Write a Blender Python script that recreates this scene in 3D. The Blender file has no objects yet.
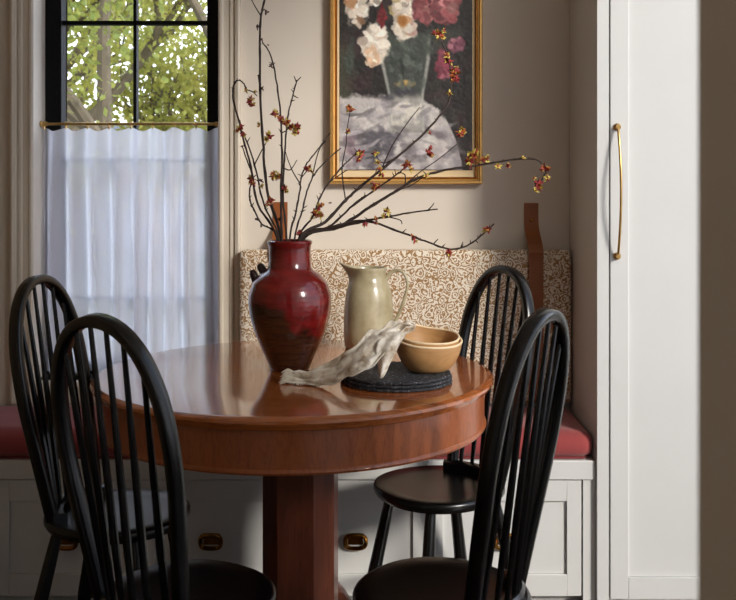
import bpy, bmesh, math, random
import numpy as np
from mathutils import Vector, Matrix, noise as mnoise

random.seed(7)
SC = bpy.context.scene
COL = SC.collection
PI = math.pi
F, VX, VY, H = 987.0, 368.0, 178.0, 1.247      # focal length in px, vanishing point, eye height

def P(px, py, d):
    """A point at distance d from the camera plane, where the photograph shows it."""
    return Vector(((px - VX) / F * d, d, H - (py - VY) / F * d))

# ------------------------------------------------------------------ materials
def srgb(r, g, b):
    f = lambda c: (c / 255 / 12.92) if c / 255 <= 0.04045 else ((c / 255 + 0.055) / 1.055) ** 2.4
    return (f(r), f(g), f(b), 1.0)

class NT:
    def __init__(self, name):
        self.m = bpy.data.materials.new(name)
        self.m.use_nodes = True
        self.t = self.m.node_tree
        self.b = self.t.nodes['Principled BSDF']
        self.out = self.t.nodes['Material Output']
    def n(self, kind, **kw):
        x = self.t.nodes.new(kind)
        for k, v in kw.items():
            if k in x.inputs: x.inputs[k].default_value = v
            else: setattr(x, k, v)
        return x
    def l(self, a, b): self.t.links.new(a, b)
    def coord(self, scale=(1, 1, 1), rot=(0, 0, 0), kind='Object'):
        tc = self.n('ShaderNodeTexCoord'); mp = self.n('ShaderNodeMapping')
        mp.inputs['Scale'].default_value = scale; mp.inputs['Rotation'].default_value = rot
        self.l(tc.outputs[kind], mp.inputs['Vector'])
        return mp.outputs['Vector']
    def noise(self, vec, scale, detail=4, rough=.55, dist=0):
        x = self.n('ShaderNodeTexNoise'); x.inputs['Scale'].default_value = scale
        x.inputs['Detail'].default_value = detail; x.inputs['Roughness'].default_value = rough
        x.inputs['Distortion'].default_value = dist
        self.l(vec, x.inputs['Vector']); return x.outputs['Fac']
    def ramp(self, fac, stops, interp='LINEAR'):
        r = self.n('ShaderNodeValToRGB'); r.color_ramp.interpolation = interp
        e = r.color_ramp.elements
        while len(e) < len(stops): e.new(0.5)
        for i, (p, c) in enumerate(stops): e[i].position = p; e[i].color = c
        self.l(fac, r.inputs['Fac']); return r.outputs['Color']
    def bump(self, fac, strength=.2, dist=.002):
        b = self.n('ShaderNodeBump'); b.inputs['Strength'].default_value = strength
        b.inputs['Distance'].default_value = dist
        self.l(fac, b.inputs['Height']); self.l(b.outputs['Normal'], self.b.inputs['Normal'])

def paint(name, col, rough=.5, var=.04, bump=.05, scale=6, coat=0, spec=.5):
    q = NT(name); v = q.coord()
    f = q.noise(v, scale, 5)
    a = tuple(max(0, c * (1 - var)) for c in col[:3]) + (1,)
    b = tuple(min(1, c * (1 + var)) for c in col[:3]) + (1,)
    q.l(q.ramp(f, [(.3, a), (.7, b)]), q.b.inputs['Base Color'])
    q.b.inputs['Roughness'].default_value = rough
    q.b.inputs['Coat Weight'].default_value = coat; q.b.inputs['Specular IOR Level'].default_value = spec
    if bump: q.bump(q.noise(v, scale * 40, 3), bump, .001)
    return q.m

def metal(name, col, rough=.25):
    q = NT(name); v = q.coord()
    q.l(q.ramp(q.noise(v, 40, 3), [(.3, tuple(c * .85 for c in col[:3]) + (1,)), (.7, col)]), q.b.inputs['Base Color'])
    q.b.inputs['Metallic'].default_value = 1; q.b.inputs['Roughness'].default_value = rough
    return q.m

def wood(name, dark, light, rough=.22, scale=(1, 1, 1), coat=.5, grain=9, spec=.5):
    q = NT(name); v = q.coord(scale)
    f1 = q.noise(v, grain, 8, .65, 1.2)
    q.l(q.ramp(f1, [(.25, dark), (.55, light), (.8, tuple(c * .8 for c in light[:3]) + (1,))]), q.b.inputs['Base Color'])
    q.b.inputs['Roughness'].default_value = rough
    q.b.inputs['Coat Weight'].default_value = coat; q.b.inputs['Coat Roughness'].default_value = .09
    q.b.inputs['Specular IOR Level'].default_value = spec
    q.bump(q.noise(v, grain * 4, 4), .03, .001)
    return q.m

def fabric(name, c1, c2, scale=300, rough=.9, blot=5, lim=(.3, .72)):
    q = NT(name); v = q.coord()
    f = q.noise(v, blot, 5)
    w = q.n('ShaderNodeTexWave'); w.inputs['Scale'].default_value = scale; w.inputs['Distortion'].default_value = .6
    q.l(v, w.inputs['Vector'])
    q.l(q.ramp(f, [(lim[0], c1), (lim[1], c2)]), q.b.inputs['Base Color'])
    q.b.inputs['Roughness'].default_value = rough; q.b.inputs['Sheen Weight'].default_value = .25
    q.bump(w.outputs['Fac'], .25, .001)
    return q.m

M = {}
M['wall'] = paint('warm_wall_paint', srgb(216, 206, 193), .75, .02, .08)
M['wall_taupe'] = paint('taupe_wall_paint', srgb(128, 114, 92), .8, .03, .05)
M['wall_tan'] = paint('tan_wall_paint', srgb(168, 140, 104), .8, .03, .05)
M['ceiling'] = paint('ceiling_paint', srgb(215, 205, 190), .8, .02)
M['trim'] = paint('trim_paint', srgb(214, 204, 188), .42, .02, .02)
M['cab'] = paint('cabinet_paint', srgb(209, 209, 207), .42, .015, .02)
M['bench'] = paint('bench_paint', srgb(210, 209, 206), .45, .015, .02)
M['floor'] = wood('oak_floor', srgb(46, 32, 22), srgb(72, 52, 36), .4, (8, 1, 1), .1, 5)
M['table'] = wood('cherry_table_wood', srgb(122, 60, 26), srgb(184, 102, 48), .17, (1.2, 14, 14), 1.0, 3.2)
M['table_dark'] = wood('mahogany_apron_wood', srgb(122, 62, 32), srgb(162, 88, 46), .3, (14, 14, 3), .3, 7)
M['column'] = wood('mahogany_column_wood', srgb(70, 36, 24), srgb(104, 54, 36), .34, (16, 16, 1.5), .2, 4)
M['black'] = paint('black_chair_lacquer', (.0032, .0031, .0031, 1), .25, .3, .02, 12, .0)
M['brass'] = metal('aged_brass', srgb(206, 168, 104), .3)
M['brass_dark'] = metal('dark_brass', srgb(150, 104, 44), .22)
M['blackmetal'] = paint('black_window_paint', (.006, .006, .0065, 1), .65, .1, 0, spec=.15)
M['leather'] = paint('tan_leather', srgb(140, 78, 34), .5, .14, .15, 14)
M['cushion'] = fabric('red_seat_fabric', srgb(140, 54, 54), srgb(160, 68, 66), 420)
M['cushion_piping'] = fabric('dark_red_piping_fabric', srgb(110, 34, 34), srgb(120, 40, 40), 420)
M['linen'] = fabric('napkin_linen', srgb(156, 130, 96), srgb(246, 239, 225), 500, .95, 30, (.32, .56))
M['fringe'] = fabric('napkin_fringe_linen', srgb(205, 195, 172), srgb(228, 218, 198), 500, .95, 22)
M['bark'] = paint('branch_bark', srgb(52, 38, 32), .7, .35, .3, 60)
M['gold'] = metal('gilt_frame', srgb(226, 182, 112), .42)
M['gold_dark'] = metal('dark_gilt_frame', srgb(178, 126, 68), .45)
M['liner'] = paint('frame_liner_paint', srgb(212, 186, 144), .6, .05, .1, 30)
M['bowlwood'] = wood('pale_bowl_wood', srgb(158, 116, 70), srgb(186, 142, 92), .5, (1, 1, 4), .05, 7)
M['bowlrim'] = paint('bowl_rim_wood', srgb(238, 212, 172), .5, .05, 0)
M['redpetal'] = paint('red_petal', srgb(150, 54, 54), .6, .35, 0, 90)
M['orangepetal'] = paint('rust_petal', srgb(176, 96, 48), .6, .3, 0, 90)
M['yellowpetal'] = paint('yellow_green_bract', srgb(202, 182, 88), .6, .2, 0, 90)
M['bud'] = paint('dark_bud', srgb(70, 30, 28), .6, .3, 0, 90)

def placemat_mat():
    q = NT('black_woven_fibre'); v = q.coord()
    f = q.noise(v, 180, 4, .7)
    q.l(q.ramp(f, [(.42, (.008, .009, .012, 1)), (.58, (.035, .038, .046, 1)), (.68, (.34, .34, .36, 1))]), q.b.inputs['Base Color'])
    q.b.inputs['Roughness'].default_value = .7
    q.bump(f, .8, .004); return q.m
M['mat'] = placemat_mat()

def glaze_red():
    q = NT('red_drip_glaze'); v = q.coord((1, 1, 1))
    sep = q.n('ShaderNodeSeparateXYZ'); q.l(v, sep.inputs[0])
    f = q.noise(q.coord((1, 1, .8)), 9, 5, .5)
    # glaze line: red above, bare brown slip below, with a wandering edge
    mm = q.n('ShaderNodeMath', operation='MULTIPLY_ADD'); q.l(f, mm.inputs[0]); mm.inputs[1].default_value = .20
    q.l(sep.outputs['Z'], mm.inputs[2])
    ax = q.n('ShaderNodeMath', operation='MULTIPLY_ADD'); q.l(sep.outputs['X'], ax.inputs[0]); ax.inputs[1].default_value = .5
    q.l(mm.outputs[0], ax.inputs[2])
    line = q.ramp(ax.outputs[0], [(.226, (0, 0, 0, 1)), (.243, (1, 1, 1, 1))])
    red = q.ramp(q.noise(q.coord((1, 1, 3)), 14, 6, .6), [(.3, srgb(88, 14, 14)), (.7, srgb(136, 26, 24))])
    brn = q.ramp(q.noise(q.coord((1, 1, 8)), 10, 6, .6), [(.3, srgb(40, 22, 16)), (.7, srgb(84, 46, 27))])
    mx = q.n('ShaderNodeMix', data_type='RGBA'); q.l(line, mx.inputs[0]); q.l(brn, mx.inputs[6]); q.l(red, mx.inputs[7])
    q.l(mx.outputs[2], q.b.inputs['Base Color'])
    q.b.inputs['Roughness'].default_value = .22; q.b.inputs['Coat Weight'].default_value = .6
    q.b.inputs['Coat Roughness'].default_value = .1
    w = q.n('ShaderNodeTexWave', bands_direction='Z'); w.inputs['Scale'].default_value = 26; w.inputs['Distortion'].default_value = 1.5
    q.l(v, w.inputs['Vector']); q.bump(w.outputs['Fac'], .1, .002)
    return q.m
M['glaze'] = glaze_red()
M['lug'] = paint('dark_lug_glaze', srgb(48, 18, 18), .3, .2, .05, 40, .4)

def glaze_cream():
    q = NT('cream_stoneware_glaze'); v = q.coord((1, 1, .6))
    f = q.noise(v, 22, 6, .6)
    q.l(q.ramp(f, [(.25, srgb(132, 120, 92)), (.5, srgb(168, 157, 126)), (.75, srgb(188, 178, 150))]), q.b.inputs['Base Color'])
    q.b.inputs['Roughness'].default_value = .3; q.b.inputs['Coat Weight'].default_value = .4
    q.bump(q.noise(q.coord((1, 1, 6)), 20, 3), .15, .002); return q.m
M['cream'] = glaze_cream()

def paisley():
    q = NT('block_print_fabric'); v = q.coord((1, 1, 1))
    nz = q.n('ShaderNodeTexNoise'); nz.inputs['Scale'].default_value = 32; nz.inputs['Detail'].default_value = 2
    q.l(v, nz.inputs['Vector'])
    mixv = q.n('ShaderNodeMix', data_type='VECTOR'); mixv.inputs[0].default_value = .03
    q.l(v, mixv.inputs[4]); q.l(nz.outputs['Color'], mixv.inputs[5])
    vo = q.n('ShaderNodeTexVoronoi', feature='F1'); vo.inputs['Scale'].default_value = 44
    q.l(mixv.outputs[1], vo.inputs['Vector'])
    # curling concentric petals round each cell
    s = q.n('ShaderNodeMath', operation='SINE'); k = q.n('ShaderNodeMath', operation='MULTIPLY'); k.inputs[1].default_value = 21
    q.l(vo.outputs['Distance'], k.inputs[0]); q.l(k.outputs[0], s.inputs[0])
    n2 = q.noise(v, 130, 3, .6, 1.5)
    ad = q.n('ShaderNodeMath', operation='MULTIPLY_ADD'); q.l(s.outputs[0], ad.inputs[0]); ad.inputs[1].default_value = .16; q.l(n2, ad.inputs[2])
    c = q.ramp(ad.outputs[0], [(.40, srgb(150, 114, 72)), (.48, srgb(178, 148, 110)), (.53, srgb(228, 219, 204))])
    q.l(c, q.b.inputs['Base Color']); q.b.inputs['Roughness'].default_value = .95
    q.b.inputs['Sheen Weight'].default_value = .2
    q.bump(q.noise(v, 400, 2), .15, .001); return q.m
M['paisley'] = paisley()

def curtain_mat():
    q = NT('sheer_curtain_linen'); v = q.coord()
    t = q.t; t.nodes.remove(q.b)
    tr = q.n('ShaderNodeBsdfTranslucent'); df = q.n('ShaderNodeBsdfDiffuse'); tp = q.n('ShaderNodeBsdfTransparent')
    w = q.noise(q.coord((60, 60, 260)), 5, 3)
    c = q.ramp(w, [(.3, (.80, .79, .86, 1)), (.7, (.92, .91, .95, 1))])
    q.l(c, tr.inputs['Color']); q.l(c, df.inputs['Color'])
    a = q.n('ShaderNodeMixShader'); a.inputs[0].default_value = .3
    q.l(tr.outputs[0], a.inputs[1]); q.l(df.outputs[0], a.inputs[2])
    b = q.n('ShaderNodeMixShader'); b.inputs[0].default_value = .2
    q.l(a.outputs[0], b.inputs[1]); q.l(tp.outputs[0], b.inputs[2])
    q.l(b.outputs[0], q.out.inputs['Surface']); return q.m
M['curtain'] = curtain_mat()

def glass_mat():
    q = NT('window_glass'); q.t.nodes.remove(q.b)
    tp = q.n('ShaderNodeBsdfTransparent'); gl = q.n('ShaderNodeBsdfGlossy'); gl.inputs['Roughness'].default_value = .02
    a = q.n("ShaderNodeMixShader"); a.inputs[0].default_value = .05; q.l(tp.outputs[0], a.inputs[1]); q.l(gl.outputs[0], a.inputs[2])
    q.l(a.outputs[0], q.out.inputs['Surface']); return q.m
M['glass'] = glass_mat()

def leaf_mat(name, c1, c2):
    q = NT(name); v = q.coord()
    c = q.ramp(q.noise(v, 1.6, 3), [(.35, c1), (.65, c2)])
    q.l(c, q.b.inputs['Base Color']); q.b.inputs['Roughness'].default_value = .6
    tr = q.n('ShaderNodeBsdfTranslucent'); q.l(c, tr.inputs['Color'])
    a = q.n('ShaderNodeMixShader'); a.inputs[0].default_value = .45
    q.l(q.b.outputs[0], a.inputs[1]); q.l(tr.outputs[0], a.inputs[2]); q.l(a.outputs[0], q.out.inputs['Surface'])
    return q.m
M['leaf'] = leaf_mat('spring_leaf', srgb(170, 178, 84), srgb(220, 212, 116))
M['leaf2'] = leaf_mat('green_leaf', srgb(138, 156, 80), srgb(192, 198, 108))
M['treebark'] = paint('tree_bark', srgb(118, 108, 92), .9, .25, .5, 9)
M['grass'] = paint('lawn', srgb(104, 106, 84), .9, .2, .3, 8)
M['house'] = paint('grey_house_siding', srgb(150, 152, 158), .8, .04)
M['housewhite'] = paint('white_house_trim', srgb(236, 236, 238), .6, .02)
M['roof'] = paint('slate_roof', srgb(96, 96, 102), .8, .1)

# ------------------------------------------------------------------ mesh helpers
class MB:
    def __init__(self): self.v = []; self.f = []; self.mi = []; self.cur = 0
    def add(self, vs, fs):
        o = len(self.v); self.v += [tuple(p) for p in vs]
        self.f += [tuple(i + o for i in f) for f in fs]; self.mi += [self.cur] * len(fs)
    def box(self, x0, x1, y0, y1, z0, z1):
        x0, x1 = sorted((x0, x1)); y0, y1 = sorted((y0, y1)); z0, z1 = sorted((z0, z1))
        self.add([(x0, y0, z0), (x1, y0, z0), (x1, y1, z0), (x0, y1, z0), (x0, y0, z1), (x1, y0, z1), (x1, y1, z1), (x0, y1, z1)],
                 [(0, 3, 2, 1), (4, 5, 6, 7), (0, 1, 5, 4), (1, 2, 6, 5), (2, 3, 7, 6), (3, 0, 4, 7)])
    def tube(self, pts, rad, n=8, cap=True, up=None):
        pts = [Vector(p) for p in pts]
        if not isinstance(rad, (list, tuple)): rad = [rad] * len(pts)
        vs, fs = [], []; ref = None
        for i, p in enumerate(pts):
            t = (pts[min(i + 1, len(pts) - 1)] - pts[max(i - 1, 0)]).normalized()
            if ref is None:
                ref = t.orthogonal().normalized() if up is None else Vector(up)
            a = (ref - t * ref.dot(t)).normalized(); b = t.cross(a); ref = a
            for k in range(n):
                th = 2 * PI * k / n
                vs.append(p + (a * math.cos(th) + b * math.sin(th)) * rad[i])
        for i in range(len(pts) - 1):
            for k in range(n):
                k2 = (k + 1) % n
                fs.append((i * n + k, i * n + k2, (i + 1) * n + k2, (i + 1) * n + k))
        if cap: fs.append(tuple(reversed(range(n)))); fs.append(tuple((len(pts) - 1) * n + k for k in range(n)))
        self.add(vs, fs)
    def sweep(self, pts, side, prof, closed=False, normal=None):
        """Sweep a closed 2-D profile (a along in-plane outward, b along plane normal)."""
        pts = [Vector(p) for p in pts]; n = len(prof); vs, fs = [], []; N = len(pts)
        for i, p in enumerate(pts):
            if closed: t = pts[(i + 1) % N] - pts[(i - 1) % N]
            else: t = pts[min(i + 1, N - 1)] - pts[max(i - 1, 0)]
            t.normalize(); b = Vector(normal); a = t.cross(b).normalized()
            for (u, w) in prof: vs.append(p + a * u + b * w)
        for i in range(N if closed else N - 1):
            j = (i + 1) % N
            for k in range(n):
                k2 = (k + 1) % n
                fs.append((i * n + k, i * n + k2, j * n + k2, j * n + k))
        if not closed: fs.append(tuple(reversed(range(n)))); fs.append(tuple((N - 1) * n + k for k in range(n)))
        self.add(vs, fs)
    def lathe(self, prof, c=(0, 0, 0), n=48, fn=None, close=True):
        """prof: list of (r, z); r == 0 ends make poles."""
        vs, fs = [], []
        for (r, z) in prof:
            for k in range(n):
                th = 2 * PI * k / n
                p = Vector((r * math.cos(th), r * math.sin(th), z))
                if fn: p = fn(p, th)
                vs.append(p + Vector(c))
        for i in range(len(prof) - 1):
            for k in range(n):
                k2 = (k + 1) % n
                fs.append((i * n + k, i * n + k2, (i + 1) * n + k2, (i + 1) * n + k))
        if close:
            fs.append(tuple(reversed(range(n)))); fs.append(tuple((len(prof) - 1) * n + k for k in range(n)))
        self.add(vs, fs)
    def build(self, name, mats, parent=None, smooth=True, angle=40, bevel=0, loc=None, seg=2, subsurf=0, solid=0):
        me = bpy.data.meshes.new(name)
        vs = self.v
        if loc is not None: vs = [(x - loc[0], y - loc[1], z - loc[2]) for x, y, z in vs]
        me.from_pydata(vs, [], self.f)
        if not isinstance(mats, (list, tuple)): mats = [mats]
        for m in mats: me.materials.append(m)
        me.polygons.foreach_set('material_index', self.mi)
        bm = bmesh.new(); bm.from_mesh(me)
        bmesh.ops.remove_doubles(bm, verts=bm.verts, dist=1e-6)
        bmesh.ops.recalc_face_normals(bm, faces=bm.faces)
        bm.to_mesh(me); bm.free()
        if smooth:
            me.polygons.foreach_set('use_smooth', [True] * len(me.polygons))
            me.set_sharp_from_angle(angle=math.radians(angle))
        o = bpy.data.objects.new(name, me); COL.objects.link(o)
        if loc is not None: o.location = loc
        if parent is not None: o.parent = parent
        if solid:
            s = o.modifiers.new('solid', 'SOLIDIFY'); s.thickness = solid; s.offset = 0
        if subsurf:
            s = o.modifiers.new('sub', 'SUBSURF'); s.levels = subsurf; s.render_levels = subsurf
        if bevel:
            b = o.modifiers.new('bevel', 'BEVEL'); b.width = bevel; b.segments = seg; b.limit_method = 'ANGLE'
            b.angle_limit = math.radians(40)
        return o

def thing(name, label, cat, loc=(0, 0, 0), rotz=0, group=None):
    o = bpy.data.objects.new(name, None); COL.objects.link(o)
    o.empty_display_size = .05
    o.location = loc; o.rotation_euler = (0, 0, rotz)
    o['label'] = label; o['category'] = cat
    if group: o['group'] = group
    return o
def tag(o, label, cat, group=None):
    o['label'] = label; o['category'] = cat
    if group: o['group'] = group
    return o
def struct(o): o['kind'] = 'structure'; return o

def catmull(pts, sub=6):
    pts = [Vector(p) for p in pts]; out = []
    for i in range(len(pts) - 1):
        p0 = pts[max(i - 1, 0)]; p1 = pts[i]; p2 = pts[i + 1]; p3 = pts[min(i + 2, len(pts) - 1)]
        for k in range(sub):
            t = k / sub
            out.append(.5 * ((2 * p1) + (p2 - p0) * t + (2 * p0 - 5 * p1 + 4 * p2 - p3) * t * t + (3 * p1 - p0 - 3 * p2 + p3) * t ** 3))
    out.append(pts[-1]); return out

def lerp(a, b, t): return a + (b - a) * t
def interp(x, xs, ys):
    return float(np.interp(x, xs, ys))

# ------------------------------------------------------------------ room shell
YB = 3.23                 # back wall
YF0, YF1 = .36, .47      # front wall with the doorway the camera looks through
XL, XR, ZC = -1.55, 1.5, 3.2
WX0, WX1, WZ0, WZ1 = -1.09, -.488, .585, 2.15    # window opening

m = MB()
m.box(XL - .15, WX0, YB, YB + .22, 0, ZC); m.box(WX1, XR + .15, YB, YB + .22, 0, ZC)
m.box(WX0, WX1, YB, YB + .22, 0, WZ0); m.box(WX0, WX1, YB, YB + .22, WZ1, ZC)
struct(m.build('wall_back', M['wall']))
m = MB(); m.box(XL - .15, XL, -1.3, YB, 0, ZC); struct(m.build('wall_left', M['wall_tan']))
RY0, RY1, RZ0, RZ1 = .475, 2.74, .3, 3.1      # daylight window in the right wall, off camera
m = MB()
m.box(XR, XR + .15, YF0, RY0, 0, ZC); m.box(XR, XR + .15, RY1, YB, 0, ZC)
m.box(XR, XR + .15, RY0, RY1, 0, RZ0); m.box(XR, XR + .15, RY0, RY1, RZ1, ZC)
struct(m.build('wall_right', M['wall']))
# front wall: the doorway round the camera's view
DX0, DX1, DZ = -.36, .1571, 2.3
m = MB()
m.box(XL, DX0, YF0, YF1, 0, ZC); m.box(DX0, DX1, YF0, YF1, DZ, ZC); m.box(DX1, XR, YF0, YF1, 0, ZC)
struct(m.build('wall_front', M['wall']))
m = MB(); m.box(1.0, 1.12, -1.3, YF0, 0, ZC); m.box(XL - .15, 1.12, -1.42, -1.3, 0, ZC)
struct(m.build('wall_hall', M['wall_taupe']))
m = MB(); m.box(XL - .15, XR + .15, -1.42, YB + .22, -.12, 0); struct(m.build('floor', M['floor']))
m = MB(); m.box(XL - .15, XR + .15, -1.42, YB + .22, ZC, ZC + .12); struct(m.build('ceiling', M['ceiling']))

# window_1: black framed sash in the deep reveal
YW = 3.33
win = struct(thing('window_1', 'black framed window with thin muntins above the half curtain', 'window', ((WX0 + WX1) / 2, YW, WZ0)))
del win['label']; del win['category']
def wpart(mb, name, mat, **k):
    o = mb.build(name, mat, **k); o.parent = win; o.matrix_parent_inverse = Matrix.Translation(-win.location); return o
fw = .055
m = MB(); m.box(WX0, WX0 + fw, YW, YW + .06, WZ0, WZ1); m.box(WX1 - fw, WX1, YW, YW + .06, WZ0, WZ1)
m.box(WX0 + fw, WX1 - fw, YW, YW + .06, WZ0, WZ0 + fw); m.box(WX0 + fw, WX1 - fw, YW, YW + .06, WZ1 - fw, WZ1)
wpart(m, 'window_frame', M['blackmetal'], bevel=.004)
xm = (WX0 + WX1) / 2
for zz in (1.773, 1.307, .84):
    m = MB(); m.box(WX0 + fw, WX1 - fw, YW + .012, YW + .04, zz - .0065, zz + .0065); wpart(m, 'muntin', M['blackmetal'])
m = MB(); m.box(xm - .0055, xm + .0055, YW + .01, YW + .042, WZ0 + fw, WZ1 - fw); wpart(m, 'muntin', M['blackmetal'])
m = MB(); m.box(WX0 + fw, WX1 - fw, YW + .024, YW + .028, WZ0 + fw, WZ1 - fw); wpart(m, 'glass_pane', M['glass'])
for dz in (0, .035):
    m = MB(); m.tube([(WX0 + .035, YW - .004, 1.50 + dz), (WX0 + .035, YW + .002, 1.50 + dz)], .005, 10); wpart(m, 'window_latch', M['blackmetal'])

# casing (trim_1): moulded profile mitred round three sides, and a stool under the window
def casing():
    m = MB(); cw = .072; y0 = YB
    prof = [(0, 0), (0, .014), (.006, .019), (.012, .019), (.018, .013), (.036, .012), (.040, .018), (.048, .018), (.052, .013), (.056, .024), (.066, .028), (cw, .026), (cw, 0)]
    for side in (-1, 1):
        xi = WX0 if side < 0 else WX1
        vs, fs = [], []; n = len(prof)
        for zz, ext in ((.515, 0), (WZ1, 1)):
            for (u, w) in prof: vs.append((xi + side * u, y0 - w, zz + (u if ext else 0)))
        for k in range(n):
            k2 = (k + 1) % n; fs.append((k, k2, n + k2, n + k))
        fs.append(tuple(range(n))); fs.append(tuple(n + k for k in range(n)))
        m.add(vs, fs)
    vs, fs = [], []; n = len(prof)
    for xi, s in ((WX0, -1), (WX1, 1)):
        for (u, w) in prof: vs.append((xi + s * u, y0 - w, WZ1 + u))
    for k in range(n):
        k2 = (k + 1) % n; fs.append((k, k2, n + k2, n + k))
    m.add(vs, fs)
    return m.build('trim_1', M['trim'], angle=25)
struct(casing())
m = MB(); m.box(WX0, WX1, YB - .018, YB - .0, .515, WZ0 - .022); m.box(WX0, WX1, YB - .026, YW, WZ0 - .022, WZ0)
struct(m.build('trim_2', M['trim'], bevel=.003))
m = MB(); m.box(1.46, XR, YB - .016, YB, 0, .12); struct(m.build('baseboard_back', M['trim'], bevel=.003))
# window_2: the daylight window in the right wall
w2 = struct(bpy.data.objects.new('window_2', None)); COL.objects.link(w2); w2.location = (XR, (RY0 + RY1) / 2, RZ0)
m = MB(); t = .028; xa, xb = XR + .05, XR + .11
m.box(xa, xb, RY0, RY0 + t, RZ0, RZ1); m.box(xa, xb, RY1 - t, RY1, RZ0, RZ1)
m.box(xa, xb, RY0 + t, RY1 - t, RZ0, RZ0 + t); m.box(xa, xb, RY0 + t, RY1 - t, RZ1 - t, RZ1)
o = m.build('window_frame', M['blackmetal']); o.parent = w2; o.matrix_parent_inverse = Matrix.Translation(-w2.location)
m = MB(); m.box(xa + .02, xa + .026, RY0 + t, RY1 - t, RZ0 + t, RZ1 - t)
o = m.build('glass_pane', M['glass']); o.parent = w2; o.matrix_parent_inverse = Matrix.Translation(-w2.location)

# ------------------------------------------------------------------ curtain and rod
YR = 3.285; ZR = H + (VY - 124) / F * YR
rod = thing('curtain_rod', 'thin brass cafe curtain rod fixed across the window reveal', 'curtain rod', ((WX0 + WX1) / 2, YR, ZR))
def child(mb, name, mat, par, **k):
    o = mb.build(name, mat, **k); o.parent = par
    o.matrix_parent_inverse = par.matrix_basis.inverted() if par.parent is None else Matrix.Identity(4)
    return o
m = MB(); m.tube([(WX0 + .006, YR, ZR), (WX1 - .006, YR, ZR)], .0048, 12); child(m, 'rod', M['brass'], rod)
for x, s in ((WX0, 1), (WX1, -1)):
    m = MB(); m.tube([(x, YR, ZR), (x + s * .005, YR, ZR), (x + s * .007, YR, ZR), (x + s * .022, YR, ZR)], [.0105, .0105, .0085, .0075], 20)
    child(m, 'rod_socket', M['brass'], rod)
cur = thing('cafe_curtain', 'sheer white linen half curtain gathered below the brass rod', 'curtain', ((WX0 + WX1) / 2, YR, ZR))
def curtain():
    NX, NZ = 190, 60; vs, fs = [], []
    z1, z0 = ZR - .012, .60
    for j in range(NZ + 1):
        t = j / NZ
        for i in range(NX + 1):
            s = i / NX; x = lerp(WX0 + .008, WX1 - .008, s)
            pin = .5 + .5 * math.cos(s * 2 * PI * 8)      # clips
            a = .011 + .019 * min(1, t * 2.2)
            y = YR + a * math.sin(s * 2 * PI * 9 + 1.1 * math.sin(s * 9 + t * 1.3)) + .007 * math.sin(s * 47 + t * 2.6 + 2) + .006 * math.sin(s * 23 - t * 4)
            y -= .004 * math.sin(t * 6)
            z = lerp(z1, z0, t) - (1 - pin) * .012 * max(0, 1 - t * 6)
            vs.append((x, min(y, YW - .006), z))
    for j in range(NZ):
        for i in range(NX):
            a = j * (NX + 1) + i; fs.append((a, a + 1, a + NX + 2, a + NX + 1))
    m = MB(); m.add(vs, fs); return m
child(curtain(), 'curtain_panel', M['curtain'], cur, angle=180)
ring0 = None
for k in range(9):
    x = lerp(WX0 + .012, WX1 - .012, k / 8)
    if ring0 is None:
        m = MB(); m.tube([(.0075 * math.cos(a * PI / 8), 0, .0075 * math.sin(a * PI / 8)) for a in range(17)], .0011, 6, False)
        m.box(-.0015, .0015, -.002, .002, -.017, -.0075)
        ring0 = m.build('curtain_ring', M['brass']); r = ring0
    else:
        r = ring0.copy(); COL.objects.link(r)
    r.parent = cur; r.location = (x - cur.location.x, 0, -.0005); r.rotation_euler = (0, 0, 1.2)

# ------------------------------------------------------------------ banquette
D1 = 2.86; S1 = F / D1
bx = lambda px: (px - VX) / S1
bz = lambda py: H - (py - VY) / S1
CABX = .659
bench = thing('window_bench', 'built-in white bench with panelled drawers along the back wall', 'bench', (-.4, D1 + .15, 0))
ZB = bz(460); ZBB = bz(479)
m = MB(); m.box(XL, CABX - .001, D1 + .02, YB - .001, .07, ZBB); m.box(XL, CABX - .001, D1 + .05, YB - .001, 0, .07)
m.box(bx(583), CABX - .001, D1 - .002, D1 + .03, .0, ZBB)
child(m, 'bench_carcass', M['bench'], bench)
m = MB(); m.box(XL, CABX - .001, D1 - .008, YB - .001, ZBB, ZB); child(m, 'bench_top', M['bench'], bench, bevel=.002)
edges = [bx(p) for p in (-139, -6, 139, 283, 428, 582)]
edges[0] = XL + .01
def drawer_front(x0, x1, z0, z1, y, inset=.042, top=.066, bot=.062, th=.02):
    g = .0018; x0 += g; x1 -= g
    m = MB()
    m.box(x0, x0 + inset, y, y + th, z0, z1); m.box(x1 - inset, x1, y, y + th, z0, z1)
    m.box(x0 + inset, x1 - inset, y, y + th, z0, z0 + bot); m.box(x0 + inset, x1 - inset, y, y + th, z1 - top, z1)
    m.box(x0 + inset, x1 - inset, y + .009, y + th, z0 + bot, z1 - top)
    return m
def pull_mesh():
    m = MB(); pts = []
    for k in range(32):
        a = 2 * PI * k / 32; c, s = math.cos(a), math.sin(a)
        r = (abs(c) ** 3 + abs(s) ** 3) ** (-1 / 3)
        pts.append((.030 * r * c, -.016 - .004 * s, .021 * r * s))
    m.tube(pts + [pts[0]], .0062, 8, False)
    return m
def plate_mesh():
    m = MB()
    m.box(-.022, .022, -.004, -.0005, -.013, .015)
    for s in (-1, 1): m.tube([(s * .02, -.004, .014), (s * .022, -.016, .016)], [.007, .0055], 10)
    m.tube([(-.022, -.014, .016), (.022, -.014, .016)], .004, 8)
    return m
pull0 = plate0 = None
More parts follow.
